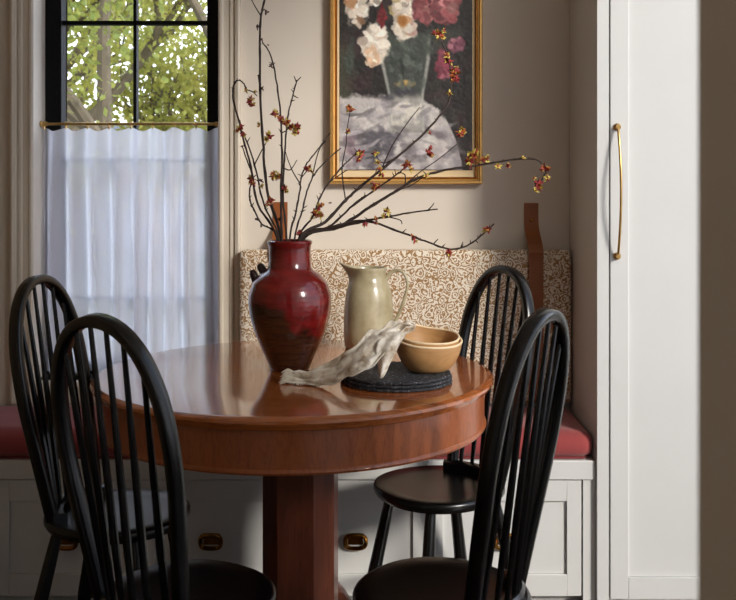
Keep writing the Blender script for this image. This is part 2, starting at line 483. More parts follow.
for i in range(5):
    x0, x1 = edges[i], edges[i + 1]
    dz0, dz1 = bz(596), ZBB - .004
    dr = child(drawer_front(x0, x1, dz0, dz1, D1, top=(502 - 481) / S1), 'drawer', M['bench'], bench, bevel=.0015)
    hx, hz = (x0 + x1) / 2, bz(541)
    if pull0 is None:
        pull0 = pull_mesh().build('drawer_pull', M['brass_dark']); plate0 = plate_mesh().build('pull_backplate', M['brass_dark'], bevel=.001)
        a, b = pull0, plate0
    else:
        a, b = pull0.copy(), plate0.copy(); COL.objects.link(a); COL.objects.link(b)
    # drawer meshes carry world coordinates, so their children sit at world offsets
    for q_ in (a, b):
        q_.parent = dr; q_.location = (hx, D1 + .009, hz)

def rounded_cushion(x0, x1, y0, y1, z0, z1, r, bulge=.008, nx=60, ny=14, nz=6, crown=True):
    """Closed box with rounded corners and a slightly crowned top."""
    m = MB(); vs, fs, idx = [], [], {}
    def pt(i, j, k):
        key = (i, j, k)
        if key in idx: return idx[key]
        x, y, z = lerp(x0, x1, i / nx), lerp(y0, y1, j / ny), lerp(z0, z1, k / nz)
        c = Vector((min(max(x, x0 + r), x1 - r), min(max(y, y0 + r), y1 - r), min(max(z, z0 + r), z1 - r)))
        d = Vector((x, y, z)) - c
        mx = max(abs(d.x), abs(d.y), abs(d.z))
        if d.length > 1e-9: d = d.normalized() * mx
        p = c + d
        if crown:
            u = (x - x0) / (x1 - x0); v = (y - y0) / (y1 - y0)
            p.z += bulge * (4 * v * (1 - v)) ** .5 * min(1, 12 * u * (1 - u)) * (k / nz)
            p.y -= bulge * .7 * math.sin(PI * k / nz) * (1 - v)
            p += Vector((0, 0, .0015 * math.sin(x * 17 + y * 9) * k / nz))
        idx[key] = len(vs); vs.append(p); return idx[key]
    for i in range(nx):
        for j in range(ny):
            fs.append((pt(i, j, 0), pt(i, j + 1, 0), pt(i + 1, j + 1, 0), pt(i + 1, j, 0)))
            fs.append((pt(i, j, nz), pt(i + 1, j, nz), pt(i + 1, j + 1, nz), pt(i, j + 1, nz)))
    for i in range(nx):
        for k in range(nz):
            fs.append((pt(i, 0, k), pt(i + 1, 0, k), pt(i + 1, 0, k + 1), pt(i, 0, k + 1)))
            fs.append((pt(i, ny, k), pt(i, ny, k + 1), pt(i + 1, ny, k + 1), pt(i + 1, ny, k)))
    for j in range(ny):
        for k in range(nz):
            fs.append((pt(0, j, k), pt(0, j, k + 1), pt(0, j + 1, k + 1), pt(0, j + 1, k)))
            fs.append((pt(nx, j, k), pt(nx, j + 1, k), pt(nx, j + 1, k + 1), pt(nx, j, k + 1)))
    m.add(vs, fs); return m
cz = .508
cush = thing('seat_cushion', 'long muted red fabric cushion lying on the white bench', 'cushion', (-.4, 3.03, ZB))
child(rounded_cushion(XL + .01, CABX - .005, D1 + .002, YB - .03, ZB + .001, cz, .027, .010), 'cushion_body', M['cushion'], cush, angle=80)
m = MB(); zz = ZB + .005
m.tube([(XL + .02, D1 + .006, zz), (CABX - .035, D1 + .006, zz), (CABX - .018, D1 + .022, zz), (CABX - .016, YB - .05, zz)], .0038, 8)
child(m, 'piping', M['cushion_piping'], cush)

# upholstered back pad hanging from leather straps
YP = 3.165
px0, px1 = (239 - VX) / F * YP, CABX - .004
pz1 = H - (250 - VY) / F * YP
pad = rounded_cushion(px0, px1, YP, YB - .006, .522, pz1, .014, .004, 50, 6, 14, crown=False).build('back_cushion', M['paisley'], angle=60, loc=(0, YP + .03, .522))
tag(pad, 'upholstered brown and white block-print back pad hung along the wall', 'back cushion')
def strap(cx_top, ytop, drop, label, lean):
    yw = YB - .004
    top = H - (ytop - VY) / F * YB
    x = (cx_top - VX) / F * YB
    w = .0235
    path = [(x, yw, top), (x, yw, top - .05), (x + lean * .3, yw - .012, pz1 + .06), (x + lean * .7, YP - .012, pz1 + .004), (x + lean, YP - .010, pz1 - .06), (x + lean, YP - .006, .60), (x + lean, YP - .004, .525)]
    pts = catmull(path, 6)
    t = thing('leather_strap', label, 'strap', (x, yw, top))
    m = MB(); th = .0035
    vs, fs = [], []
    for i, p in enumerate(pts):
        d = (pts[min(i + 1, len(pts) - 1)] - pts[max(i - 1, 0)]).normalized()
        n = Vector((1, 0, 0)).cross(d).normalized() * (th / 2)
        for sx, sn in ((-1, -1), (1, -1), (1, 1), (-1, 1)): vs.append(p + Vector((sx * w, 0, 0)) + n * sn)
    for i in range(len(pts) - 1):
        for k in range(4): fs.append((i * 4 + k, i * 4 + (k + 1) % 4, i * 4 + 4 + (k + 1) % 4, i * 4 + 4 + k))
    fs.append((0, 1, 2, 3)); q = (len(pts) - 1) * 4; fs.append((q, q + 3, q + 2, q + 1))
    m.add(vs, fs); child(m, 'strap_band', M['leather'], t, bevel=.0008)
    m = MB(); m.tube([(x, yw - .001, top - .055), (x, yw - .006, top - .055), (x, yw - .0075, top - .055)], [.006, .006, .003], 14)
    child(m, 'strap_rivet', M['brass_dark'], t)
strap(280.5, 202, 0, 'tan leather strap hanging behind the red vase and branches', 0)
strap(531, 203, 0, 'brown leather strap over the back pad beside the tall cabinet', .004)

# ------------------------------------------------------------------ tall cabinet
YC = 2.84; SC1 = F / YC
cxp = lambda px: (px - VX) / SC1
czp = lambda py: H - (py - VY) / SC1
cab = thing('tall_cabinet', 'tall white panelled cabinet at the right end of the bench', 'cabinet', (1.0, YC + .19, 0))
m = MB(); CX1 = 1.44
m.box(CABX, CABX + .034, YC, YB - .004, 0, 2.45); m.box(CX1 - .034, CX1, YC, YB - .004, 0, 2.45)
m.box(CABX + .034, CX1 - .034, YC + .024, YB - .004, .0, 2.45)
child(m, 'cabinet_carcass', M['cab'], cab, bevel=.001)
dx0, dx1, dz0, dz1 = CABX + .037, CX1 - .037, .034, 2.42
st = cxp(628) - dx0
m = drawer_front(dx0, dx1, dz0, dz1, YC + .001, inset=st, top=st, bot=czp(578) - dz0, th=.022)
door = child(m, 'cabinet_door', M['cab'], cab, bevel=.0015)
hx = cxp(617); hz1, hz0 = czp(127), czp(256)
pts = []
for k in range(25):
    t = k / 24; b = math.sin(PI * t) ** .8
    pts.append((hx, YC - .010 - .036 * b, lerp(hz1, hz0, t)))
m = MB(); m.tube(pts, .0037, 12)
for z in (hz1, hz0):
    m.tube([(hx, YC + .001, z), (hx, YC - .004, z), (hx, YC - .007, z), (hx, YC - .018, z)], [.0105, .0105, .007, .006], 18)
child(m, 'door_handle', M['brass'], door)

# ------------------------------------------------------------------ painting
S2 = F / YB
wx = lambda px: (px - VX) / S2
wz = lambda py: H - (py - VY) / S2
PT = -26                      # top of the frame, above the photograph's edge
pic = thing('framed_painting', 'oil painting of pale and red flowers in a gilt frame', 'painting', (wx(406), YB - .02, wz(184)))
def frame_ring(x0, x1, y0, y1, prof):
    """Mitred rectangular frame; prof = (inset px from the outer edge, metres proud of the wall)."""
    m = MB(); vs, fs = [], []; n = len(prof)
    for (cx, sx, cy, sy) in ((x0, 1, y0, 1), (x1, -1, y0, 1), (x1, -1, y1, -1), (x0, 1, y1, -1)):
        for (u, w) in prof: vs.append((wx(cx + sx * u), YB - w, wz(cy + sy * u)))
    for c in range(4):
        d = (c + 1) % 4
        for k in range(n):
            k2 = (k + 1) % n; fs.append((c * n + k, c * n + k2, d * n + k2, d * n + k))
    m.add(vs, fs); return m
child(frame_ring(330.5, 481.5, PT, 184, [(0, .002), (0, .030), (1.2, .037), (2.6, .037), (3.4, .031), (4.6, .030), (4.6, .002)]), 'gilt_frame', M['gold'], pic, angle=25)
child(frame_ring(335.1, 476.9, PT + 4.6, 179.4, [(0, .004), (0, .027), (1.6, .030), (2.4, .026), (2.4, .004)]), 'frame_step', M['gold_dark'], pic, angle=25)
child(frame_ring(337.0, 475.0, PT + 7.0, 177, [(0, .004), (0, .022), (4.6, .017), (6.6, .016), (6.6, .004)]), 'frame_liner', M['liner'], pic, angle=25)

def paint_canvas():
    rs = np.random.RandomState(3)
    X0, X1, Y0, Y1 = 339.5, 472.0, PT + 11, 170.0; st_ = .7
    xs = np.arange(X0, X1, st_); ys = np.arange(Y0, Y1, st_)
    GX, GY = np.meshgrid(xs, ys)
    def fbm(fr, seed):
        r = np.random.RandomState(seed); out = np.zeros_like(GX); amp = 1; tot = 0
        for o_ in range(4):
            gw = int((X1 - X0) * fr) + 3; gh = int((Y1 - Y0) * fr) + 3
            g = r.rand(gh, gw); u = (GX - X0) * fr; v = (GY - Y0) * fr
            i = u.astype(int); j = v.astype(int); fx = u - i; fy = v - j
            fx = fx * fx * (3 - 2 * fx); fy = fy * fy * (3 - 2 * fy)
            out += amp * ((g[j, i] * (1 - fx) + g[j, i + 1] * fx) * (1 - fy) + (g[j + 1, i] * (1 - fx) + g[j + 1, i + 1] * fx) * fy)
            tot += amp; amp *= .55; fr *= 2
        return out / tot
    n1, n2, n3 = fbm(.06, 1), fbm(.12, 2), fbm(.05, 5)
    img = np.zeros(GX.shape + (3,)); img[:] = (36, 34, 33)
    def mixc(mask, col):
        nonlocal img
        img = img * (1 - mask[..., None]) + np.array(col, float) * mask[..., None]
    sm = lambda e0, e1, x: np.clip((x - e0) / (e1 - e0), 0, 1)
    mixc(sm(.5, .7, n1) * .6, (66, 62, 54)); mixc(sm(.55, .75, n3) * .5, (58, 34, 40))
    mixc(sm(360, 345, GX) * sm(20, 60, GY) * .5, (92, 92, 72))
    wob = (n2 - .5)
    # cloth-covered table
    edge = np.interp(GX, [339, 360, 420, 432, 445, 455, 463], [98, 96, 100, 106, 118, 138, 172])
    tb = sm(-2, 2, GY - edge + wob * 8) * sm(466, 460, GX + wob * 6)
    mixc(tb, (186, 180, 178)); mixc(tb * sm(.45, .7, n2) * .7, (214, 208, 202))
    mixc(tb * sm(.5, .72, n1) * .6, (128, 120, 126))
    def blob(cx, cy, rx, ry, col, soft=.35, wb=1.1, a=1.0, rot=0):
        c, s = math.cos(rot), math.sin(rot); dx, dy = GX - cx, GY - cy
        u, v = (dx * c + dy * s) / rx, (-dx * s + dy * c) / ry
        d = np.sqrt(u * u + v * v) + wob * wb
        mixc(sm(1, 1 - soft, d) * a, col)
    blob(374, 146, 28, 22, (86, 82, 90), .5, 1.6, .9, -.3); blob(368, 152, 14, 10, (58, 56, 64), .6, 1.6, .8)
    blob(352, 150, 10, 16, (132, 104, 116), .6, 1.6, .7); blob(430, 132, 26, 5, (108, 98, 104), .6, 1.4, .8, .45)
    blob(440, 152, 18, 12, (172, 160, 162), .6, 1.4, .7); blob(412, 150, 18, 6, (112, 104, 110), .6, 1.2, .6, .5)
    blob(395, 160, 40, 5, (96, 88, 92), .6, 1.4, .6, -.1)
    # glass vase
    half = np.interp(GY, [36, 60, 95, 132], [25, 24, 17, 17]); gx = GX - (404 + (GY - 36) * .03)
    inside = sm(1.03, .97, np.abs(gx) / half) * sm(34, 38, GY) * sm(134, 130, GY)
    mixc(inside * .85, (72, 76, 72)); mixc(inside * sm(92, 100, GY) * .8, (176, 172, 166))
    mixc(inside * sm(98, 104, GY) * sm(128, 122, GY) * sm(.35, .6, n2), (216, 210, 200))
    ring = sm(.12, .03, np.abs(np.abs(gx) / half - .97)) * sm(34, 38, GY) * sm(134, 131, GY)
    mixc(ring * .75, (176, 176, 170)); blob(404, 84, 12, 5, (190, 160, 100), .5, .6)
    blob(394, 62, 6, 18, (52, 60, 54), .5, 1, .9, .3); blob(414, 60, 6, 20, (58, 66, 60), .5, 1, .9, -.3); blob(402, 66, 3, 26, (40, 46, 44), .6, .8)
    blob(404, 92, 14, 6, (60, 58, 66), .6, 1.3, .9); blob(388, 98, 8, 4, (70, 68, 74), .6, 1, .8)
    for _ in range(70):                                # loose strokes over the cloth
        x, y = rs.uniform(342, 458), rs.uniform(102, 166)
        if y < np.interp(x, [339, 420, 445, 463], [100, 104, 124, 172]): continue
        v = rs.uniform(70, 226); blob(x, y, rs.uniform(5, 14), rs.uniform(1.5, 4), (v, v * .96, v * .98), .4, .9, .55, rs.uniform(-.7, .5))
    # leaves
    for cx, cy, rx, ry, rot in ((398, 48, 20, 9, .3), (425, 42, 14, 12, -.4), (350, 60, 6, 22, .1), (410, 30, 8, 10, 0), (388, 40, 6, 12, 0)):
        blob(cx, cy, rx, ry, (66, 74, 66), .5, 1.3, .95, rot)
    for _ in range(26):                                # grey-green leaves and stems behind the glass
        v = rs.uniform(58, 112); blob(rs.uniform(386, 424), rs.uniform(44, 92), rs.uniform(3, 8), rs.uniform(1.5, 4), (v * .92, v, v * .93), .4, .9, .7, rs.uniform(.6, 2.4))
    # flower heads built of many petal strokes
    def flower(cx, cy, rx, ry, cols, n=34, size=.42):
        blob(cx, cy, rx * .95, ry * .95, cols[0], .3, 1.0)
        for _ in range(n):
            a = rs.rand() * 2 * PI; r = rs.rand() ** .6
            x, y = cx + rx * r * .8 * math.cos(a), cy + ry * r * .8 * math.sin(a)
            c = np.array(cols[rs.randint(len(cols))]) * (1 + rs.randn() * .10)
            blob(x, y, rx * size * (.5 + rs.rand() * .6), ry * size * (.3 + rs.rand() * .5), c, .3, .8, .9, a + PI / 2 + rs.randn() * .4)
    white = [(220, 208, 192), (232, 222, 208), (206, 190, 174), (190, 172, 158), (226, 214, 200)]
    flower(358, 8, 13, 22, white + [(190, 146, 108), (170, 128, 96)]); flower(374, -6, 12, 16, white)
    flower(374, 46, 15, 24, white); flower(372, 58, 9, 12, [(214, 180, 150), (226, 210, 190)], 12); flower(402, 8, 14, 18, white + [(200, 180, 130)])
    flower(404, 28, 14, 15, white + [(176, 134, 96), (196, 160, 150)])
    blob(402, 22, 6, 7, (158, 104, 48), .5, 1)
    red = [(118, 62, 66), (142, 82, 84), (92, 46, 52), (164, 110, 108), (128, 66, 70)]
    flower(424, 10, 13, 18, red); flower(445, 6, 16, 22, red + [(180, 120, 122)]); flower(382, 16, 5, 14, [(112, 36, 40), (96, 28, 34)], 10)
    flower(456, 46, 9, 9, [(138, 84, 100), (160, 104, 116), (110, 60, 76)], 18); flower(443, 68, 9, 17, [(128, 58, 74), (160, 92, 106), (110, 46, 60)], 20)
    flower(440, -8, 20, 10, red)
    img += (fbm(.5, 11)[..., None] - .5) * 26
    img = np.clip(img, 8, 245) / 255
    lin = np.where(img <= .04045, img / 12.92, ((img + .055) / 1.055) ** 2.4)
    ny, nx = GX.shape
    rel = (fbm(.35, 21) - .5) * .0012
    vs = [(wx(xs[i]), YB - .0135 - float(rel[j, i]), wz(ys[j])) for j in range(ny) for i in range(nx)]
    fs = [(j * nx + i, j * nx + i + 1, (j + 1) * nx + i + 1, (j + 1) * nx + i) for j in range(ny - 1) for i in range(nx - 1)]
    me = bpy.data.meshes.new('canvas'); me.from_pydata(vs, [], fs)
    ca = me.color_attributes.new('paint', 'FLOAT_COLOR', 'POINT')
    ca.data.foreach_set('color', np.concatenate([lin.reshape(-1, 3), np.ones((ny * nx, 1))], 1).ravel().astype(np.float32))
    me.polygons.foreach_set('use_smooth', [True] * len(me.polygons))
    q = NT('oil_paint'); at = q.n('ShaderNodeVertexColor', layer_name='paint'); q.l(at.outputs['Color'], q.b.inputs['Base Color'])
    q.b.inputs['Roughness'].default_value = .45; q.bump(q.noise(q.coord(), 350, 3), .2, .001)
    me.materials.append(q.m)
    o = bpy.data.objects.new('canvas', me); COL.objects.link(o); o.parent = pic; o.matrix_parent_inverse = pic.matrix_basis.inverted()
    s = o.modifiers.new('solid', 'SOLIDIFY'); s.thickness = .006; s.offset = -1
paint_canvas()

# ------------------------------------------------------------------ table
TX, TY, TZ, TR = -.189, 2.545, .75, .508
tab = thing('round_table', 'round polished cherry wood pedestal table in front of the bench', 'table', (TX, TY, 0))
prof = [(0, TZ - .030), (.46, TZ - .030), (.492, TZ - .030), (.498, TZ - .027), (.500, TZ - .021), (.505, TZ - .019), (TR + .001, TZ - .012), (TR, TZ - .006), (TR - .005, TZ - .0025), (TR - .010, TZ - .0020), (TR - .012, TZ - .0005), (TR - .016, TZ), (.3, TZ), (0, TZ)]
m = MB(); m.lathe(prof[1:-1], (TX, TY, 0), 128); child(m, 'tabletop', M['table'], tab, angle=35)
za = .626
prof = [(.486, TZ - .030), (.486, za + .012), (.489, za + .010), (.491, za + .005), (.489, za), (.455, za), (.455, TZ - .030)]
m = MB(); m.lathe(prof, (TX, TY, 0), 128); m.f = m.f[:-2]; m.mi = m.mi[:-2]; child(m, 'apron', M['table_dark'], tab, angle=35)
# octagonal column
m = MB(); pr = []
def octo(m, z0, z1, hw, ch, cx, cy, rot):
    pts = [(hw, -ch), (hw, ch), (ch, hw), (-ch, hw), (-hw, ch), (-hw, -ch), (-ch, -hw), (ch, -hw)]
    c, s = math.cos(rot), math.sin(rot)
    vs = [(cx + x * c - y * s, cy + x * s + y * c, z) for z in (z0, z1) for x, y in pts]
    m.add(vs, [(k, (k + 1) % 8, 8 + (k + 1) % 8, 8 + k) for k in range(8)] + [tuple(range(8)), tuple(range(8, 16))])
PCX = -.173
octo(m, .06, TZ - .03, .0915, .046, PCX, TY, -.08)
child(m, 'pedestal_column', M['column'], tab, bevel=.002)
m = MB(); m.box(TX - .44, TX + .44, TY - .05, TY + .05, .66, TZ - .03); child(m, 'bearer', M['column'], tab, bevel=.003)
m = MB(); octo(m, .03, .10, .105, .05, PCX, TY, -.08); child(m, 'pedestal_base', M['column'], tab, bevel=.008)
for k in range(4):
    a = -.5 + k * PI / 2; m = MB()
    pts = [(PCX + math.cos(a) * r, TY + math.sin(a) * r, z) for r, z in ((.06, .13), (.11, .145), (.16, .12), (.21, .07), (.245, .035), (.265, .026))]
    m.tube(catmull(pts, 5), [lerp(.035, .024, i / 25) for i in range(26)], 12)
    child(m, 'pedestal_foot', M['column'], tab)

# ------------------------------------------------------------------ chairs
def leaned(u, w, lean, yb):            # point of the leaned back plane: u across, w up the back
    return Vector((u, yb - w * math.sin(lean), .452 + w * math.cos(lean)))
def build_chair(label, loc, rotz):
    """Hoop-back spindle chair, facing local +Y."""
    t = thing('spindle_chair', label, 'chair', (loc[0], loc[1], -.013), rotz, None)
    sw, sd = .167, .172
    # seat: shield outline, dished
    n = 56; ring = []
    for k in range(n):
        a = 2 * PI * k / n; c, s = math.cos(a), math.sin(a)
        e = 2.15
        r = (abs(c) ** e + abs(s) ** e) ** (-1 / e)
        ring.append((sw * r * c * (1.0 + .05 * s), sd * r * s))
    m = MB(); vs, fs = [], []
    lay = [(.0, .430), (.90, .424), (.965, .427), (1.0, .437), (1.0, .446), (.985, .4515), (.95, .4535), (.7, .449), (.35, .446)]
    for (q, z) in lay[1:]:
        for (x, y) in ring: vs.append((x * q, y * q, z))
    L = len(lay) - 1
    for i in range(L - 1):
        for k in range(n):
            k2 = (k + 1) % n; fs.append((i * n + k, i * n + k2, (i + 1) * n + k2, (i + 1) * n + k))
    fs.append(tuple(reversed(range(n)))); fs.append(tuple((L - 1) * n + k for k in range(n)))
    m.add(vs, fs); m.build('seat', M['black'], t, angle=50)
    # raised curved rail at the back of the seat
    m = MB(); pts = []
    for k in range(15):
        a = lerp(-.92, .92, k / 14); pts.append((.142 * math.sin(a), -.142 * math.cos(a) - .002, .462))
    m.sweep(pts, None, [(-.017, -.012), (.015, -.012), (.017, .004), (.011, .011), (-.011, .011), (-.017, .006)], normal=(0, 0, 1))
    m.build('spindle_rail', M['black'], t, angle=45)
    lean, yb = math.radians(10.5), -.112
    half = [(.106, .0), (.120, .10), (.134, .20), (.144, .29), (.142, .38), (.128, .445), (.100, .500), (.057, .538), (0, .552)]
    pl = [leaned(u, w * 1.025, lean, yb) for u, w in half] + [leaned(-u, w * 1.025, lean, yb) for u, w in reversed(half[:-1])]
    # feet of the bow lie on the curved rail: bend the lower part forward, the middle stays back
    path = catmull(pl, 5)
    nrm = (0, -math.cos(lean), -math.sin(lean))
    a, b = .0105, .0145
    m = MB(); m.sweep(path, None, [(-a, -b + .003), (-a + .003, -b), (a - .003, -b), (a, -b + .003), (a, b - .003), (a - .003, b), (-a + .003, b), (-a, b - .003)], normal=nrm)
    m.build('back_hoop', M['black'], t, angle=50)
    for k in range(6):
        f = (k - 2.5) / 2.5
        ub, ut = f * .078, f * .103
        ang = math.asin(max(-1, min(1, ub / .142)))
        p0 = Vector((ub, -.142 * math.cos(ang) - .002, .464))
        # height of the bow above ut
        wt = interp(abs(ut), [0, .057, .100, .128], [.544, .530, .490, .434])
        p1 = leaned(ut, wt * 1.025, lean, yb)
        pts = [p0.lerp(p1, s) for s in (0, .12, .3, .5, .75, 1)]
        m = MB(); m.tube(pts, [.0052, .0068, .0082, .0072, .0058, .0046], 8)
        m.build('spindle', M['black'], t)
    tops = [(-.095, .09), (.095, .09), (-.095, -.105), (.095, -.105)]
    feet = [(-.155, .155), (.155, .155), (-.15, -.19), (.15, -.19)]
    lp = []
    for (a0, b0), (c0, d0) in zip(tops, feet):
        p0, p1 = Vector((a0, b0, .428)), Vector((c0, d0, .013))
        pts = [p0.lerp(p1, s) for s in (0, .05, .2, .45, .6, .64, .68, .85, 1)]
        m = MB(); m.tube(pts, [.0125, .014, .0155, .017, .0185, .0165, .0185, .015, .0115], 12)
        m.build('leg', M['black'], t); lp.append((p0, p1))
    mid = [p0.lerp(p1, .6) for p0, p1 in lp]
    for i, j in ((0, 2), (1, 3)):
        m = MB(); m.tube([mid[i].lerp(mid[j], s) for s in (0, .2, .5, .8, 1)], [.007, .009, .0115, .009, .007], 10); m.build('stretcher', M['black'], t)
    c0, c1 = mid[0].lerp(mid[2], .5), mid[1].lerp(mid[3], .5)
    m = MB(); m.tube([c0.lerp(c1, s) for s in (0, .2, .5, .8, 1)], [.007, .009, .0115, .009, .007], 10); m.build('stretcher', M['black'], t)
    return t
def face(fx, fy): return math.atan2(fy, fx) - PI / 2
build_chair('black spindle-back chair in the left foreground, nearest the camera on that side', (-.356, 1.92, 0), face(.57, .82))
build_chair('black spindle-back chair behind the foremost left chair, close to the curtained window', (-.610, 2.405, 0), face(.978, -.21))
build_chair('black spindle-back chair in the right foreground with its back to the camera', (.146, 1.935, 0), face(-.85, .53))
build_chair('black spindle-back chair tucked under the table before the patterned pad', (.190, 2.612, 0), face(-.87, -.49))

# ------------------------------------------------------------------ vase
VXc, VYc = -.203, 2.565
vase = thing('red_vase', 'tall red and brown glazed pottery vase holding branches', 'vase', (VXc, VYc, TZ))
vp = [(0, 0), (.046, 0), (.050, .004), (.058, .025), (.073, .058), (.090, .102), (.101, .142), (.1045, .172), (.1035, .195), (.094, .226), (.077, .247), (.060, .258), (.0545, .266), (.0525, .285), (.0525, .312), (.0535, .322), (.0565, .328), (.0565, .333), (.053, .3355), (.0485, .333), (.0470, .320), (.0470, .262), (.066, .240), (.088, .212), (.096, .175), (.092, .135), (.066, .055), (.045, .012), (0, .012)]
vpp = [(p[0] * 1.03, p[1]) for p in vp[1:-1]]
m = MB(); m.lathe(vpp, (0, 0, 0), 64); m.build('vase_body', M['glaze'], vase, angle=45)
for (px_, py_, qx, qy) in ((257, 291, 252, 270), (265, 279, 259, 264)):
    a, b = P(px_ + 3, py_, VYc + .012), P(qx, qy, VYc + .018)
    o = Vector((VXc, VYc, TZ)); d = b - a
    m = MB(); m.tube([a - o, a + d * .5 - o, a + d * .85 - o, b - o], [.0095, .0115, .0105, .006], 10)
    m.build('vase_lug', M['lug'], vase)

# ------------------------------------------------------------------ jug
JX, JY = .002, 2.90
jug = thing('cream_jug', 'cream stoneware jug with looped handle behind the napkin', 'jug', (JX, JY, TZ))
jp = [(.066, 0), (.070, .004), (.073, .03), (.0735, .08), (.071, .13), (.066, .165), (.058, .188), (.0515, .20), (.050, .213), (.0515, .226), (.053, .231), (.0525, .234), (.050, .235), (.0475, .232), (.0465, .215), (.050, .195), (.066, .13), (.068, .06), (.062, .012)]
def spout(p, th):
    w = max(0, math.cos(th - PI)) ** 10 * max(0, (p.z - .185) / .05) ** 1.3
    return Vector((p.x - .034 * w, p.y * (1 - .25 * w), p.z + .014 * w))
m = MB(); m.lathe(jp, (0, 0, 0), 72, spout); m.build('jug_body', M['cream'], jug, angle=50)
m = MB()
hp = [(.050, 0, .198), (.062, 0, .215), (.082, 0, .226), (.103, -.002, .218), (.114, -.003, .185), (.107, -.003, .150), (.096, -.003, .115), (.082, -.003, .085), (.072, -.002, .062)]
pts = catmull(hp, 5); m.tube(pts, [.0045 + .0018 * abs(1 - 2 * i / (len(pts) - 1)) for i in range(len(pts))], 10)
m.build('jug_handle', M['cream'], jug)

# ------------------------------------------------------------------ placemats, bowls, napkin
MX, MY, MR = .068, 2.415, .136
names = ['bottom black woven placemat of the stack, lying on the tabletop', 'middle black woven placemat of the stack of three', 'topmost black woven placemat, under the wooden bowls']
z = TZ
for i in range(3):
    m = MB(); R = MR - .0015 * i + (.002 if i == 1 else 0); th = .0082; rr = random.Random(i)
    ph = [rr.random() * 6 for _ in range(6)]
    def fuzz(p, a, ph=ph, R=R):
        k = (p.to_2d().length / R) ** 4
        s = 1 + k * (.006 * math.sin(11 * a + ph[0]) + .005 * math.sin(29 * a + ph[1]) + .006 * math.sin(63 * a + ph[2]))
        return Vector((p.x * s, p.y * s, p.z + k * .0007 * math.sin(48 * a + ph[3])))
    pr = []
    for q in range(9):                                  # rounded rim
        a = -PI / 2 + PI * q / 8; pr.append((R - .0041 + .0041 * math.cos(a), th / 2 + (th / 2 - .0002) * math.sin(a)))
    prof = [(.02, .0002)] + pr
    for q in range(1, 24):                              # coiled top surface
        r = (R - .005) * (1 - q / 24); prof.append((r, th - .0004 - (.0009 if q % 2 else 0)))
    m.lathe(prof, (0, 0, 0), 160, fuzz)
    o = m.build('woven_placemat', M['mat'], angle=60); o.location = (MX + rr.uniform(-.003, .003), MY + rr.uniform(-.003, .003), z)
    tag(o, names[i], 'placemat', 'stack of black woven placemats'); z += th
MATZ = z
BX, BY = .146, 2.425
def bowl(R, hgt, th, phase, z0, label, hump, base=.038):
    o_ = thing('wooden_bowl', label, 'bowl', (BX, BY, z0), 0, 'nested wooden bowls')
    def prof_pt(s, inner):
        # s 0 = centre bottom, 1 = rim
        rb = base; r = rb * s / .25 if s < .25 else rb + (R - rb) * math.sin((s - .25) / .75 * PI / 2) ** .9
        zz = 0 if s < .25 else hgt * (1 - math.cos((s - .25) / .75 * PI / 2)) ** .85
        if inner: r = max(0, r - th * (.8 if s > .3 else 0)); zz = zz + th * (1 - .6 * s) if s < .97 else zz
        return r, zz
    N = 72; S_ = [i / 16 for i in range(1, 17)]
    def wave(a, s): return s ** 2 * (hump * math.cos(a - phase) + .004 * math.sin(2 * a + phase) + .0022 * math.sin(3 * a))
    vs, fs = [], []; rows = []
    for inner, SS in ((False, S_), (True, list(reversed(S_)))):
        for s in SS:
            r, zz = prof_pt(s, inner); row = []
            for k in range(N):
                a = 2 * PI * k / N; st2 = 1 + s * s * (.045 * math.cos(2 * a) + .02 * math.sin(3 * a + phase))
                row.append(len(vs)); vs.append((r * st2 * math.cos(a), r * st2 * .97 * math.sin(a), zz + wave(a, s)))
            rows.append(row)
    m = MB()
    for i in range(len(rows) - 1):
        for k in range(N):
            k2 = (k + 1) % N; fs.append((rows[i][k], rows[i][k2], rows[i + 1][k2], rows[i + 1][k]))
    fs.append(tuple(reversed(rows[0]))); fs.append(tuple(rows[-1]))
    m.add(vs, fs)
    m.build('bowl_body', M['bowlwood'], o_, angle=60)
    m = MB(); pts = []
    for k in range(N + 1):
        a = 2 * PI * k / N; st2 = 1 + (.045 * math.cos(2 * a) + .02 * math.sin(3 * a + phase))
        pts.append(((R - th * .35) * st2 * math.cos(a), (R - th * .35) * st2 * .97 * math.sin(a), hgt + wave(a, 1)))
    m.tube(pts, th * .72, 8, False); m.build('bowl_rim', M['bowlrim'], o_)
    return o_
bowl(.080, .080, .0042, 2.2, MATZ, 'outer pale wooden bowl resting on the black placemats', .015)
bowl(.0742, .0795, .0038, 2.2, MATZ + .0095, 'inner pale wooden bowl nested inside the other, napkin tucked in', .015, .032)

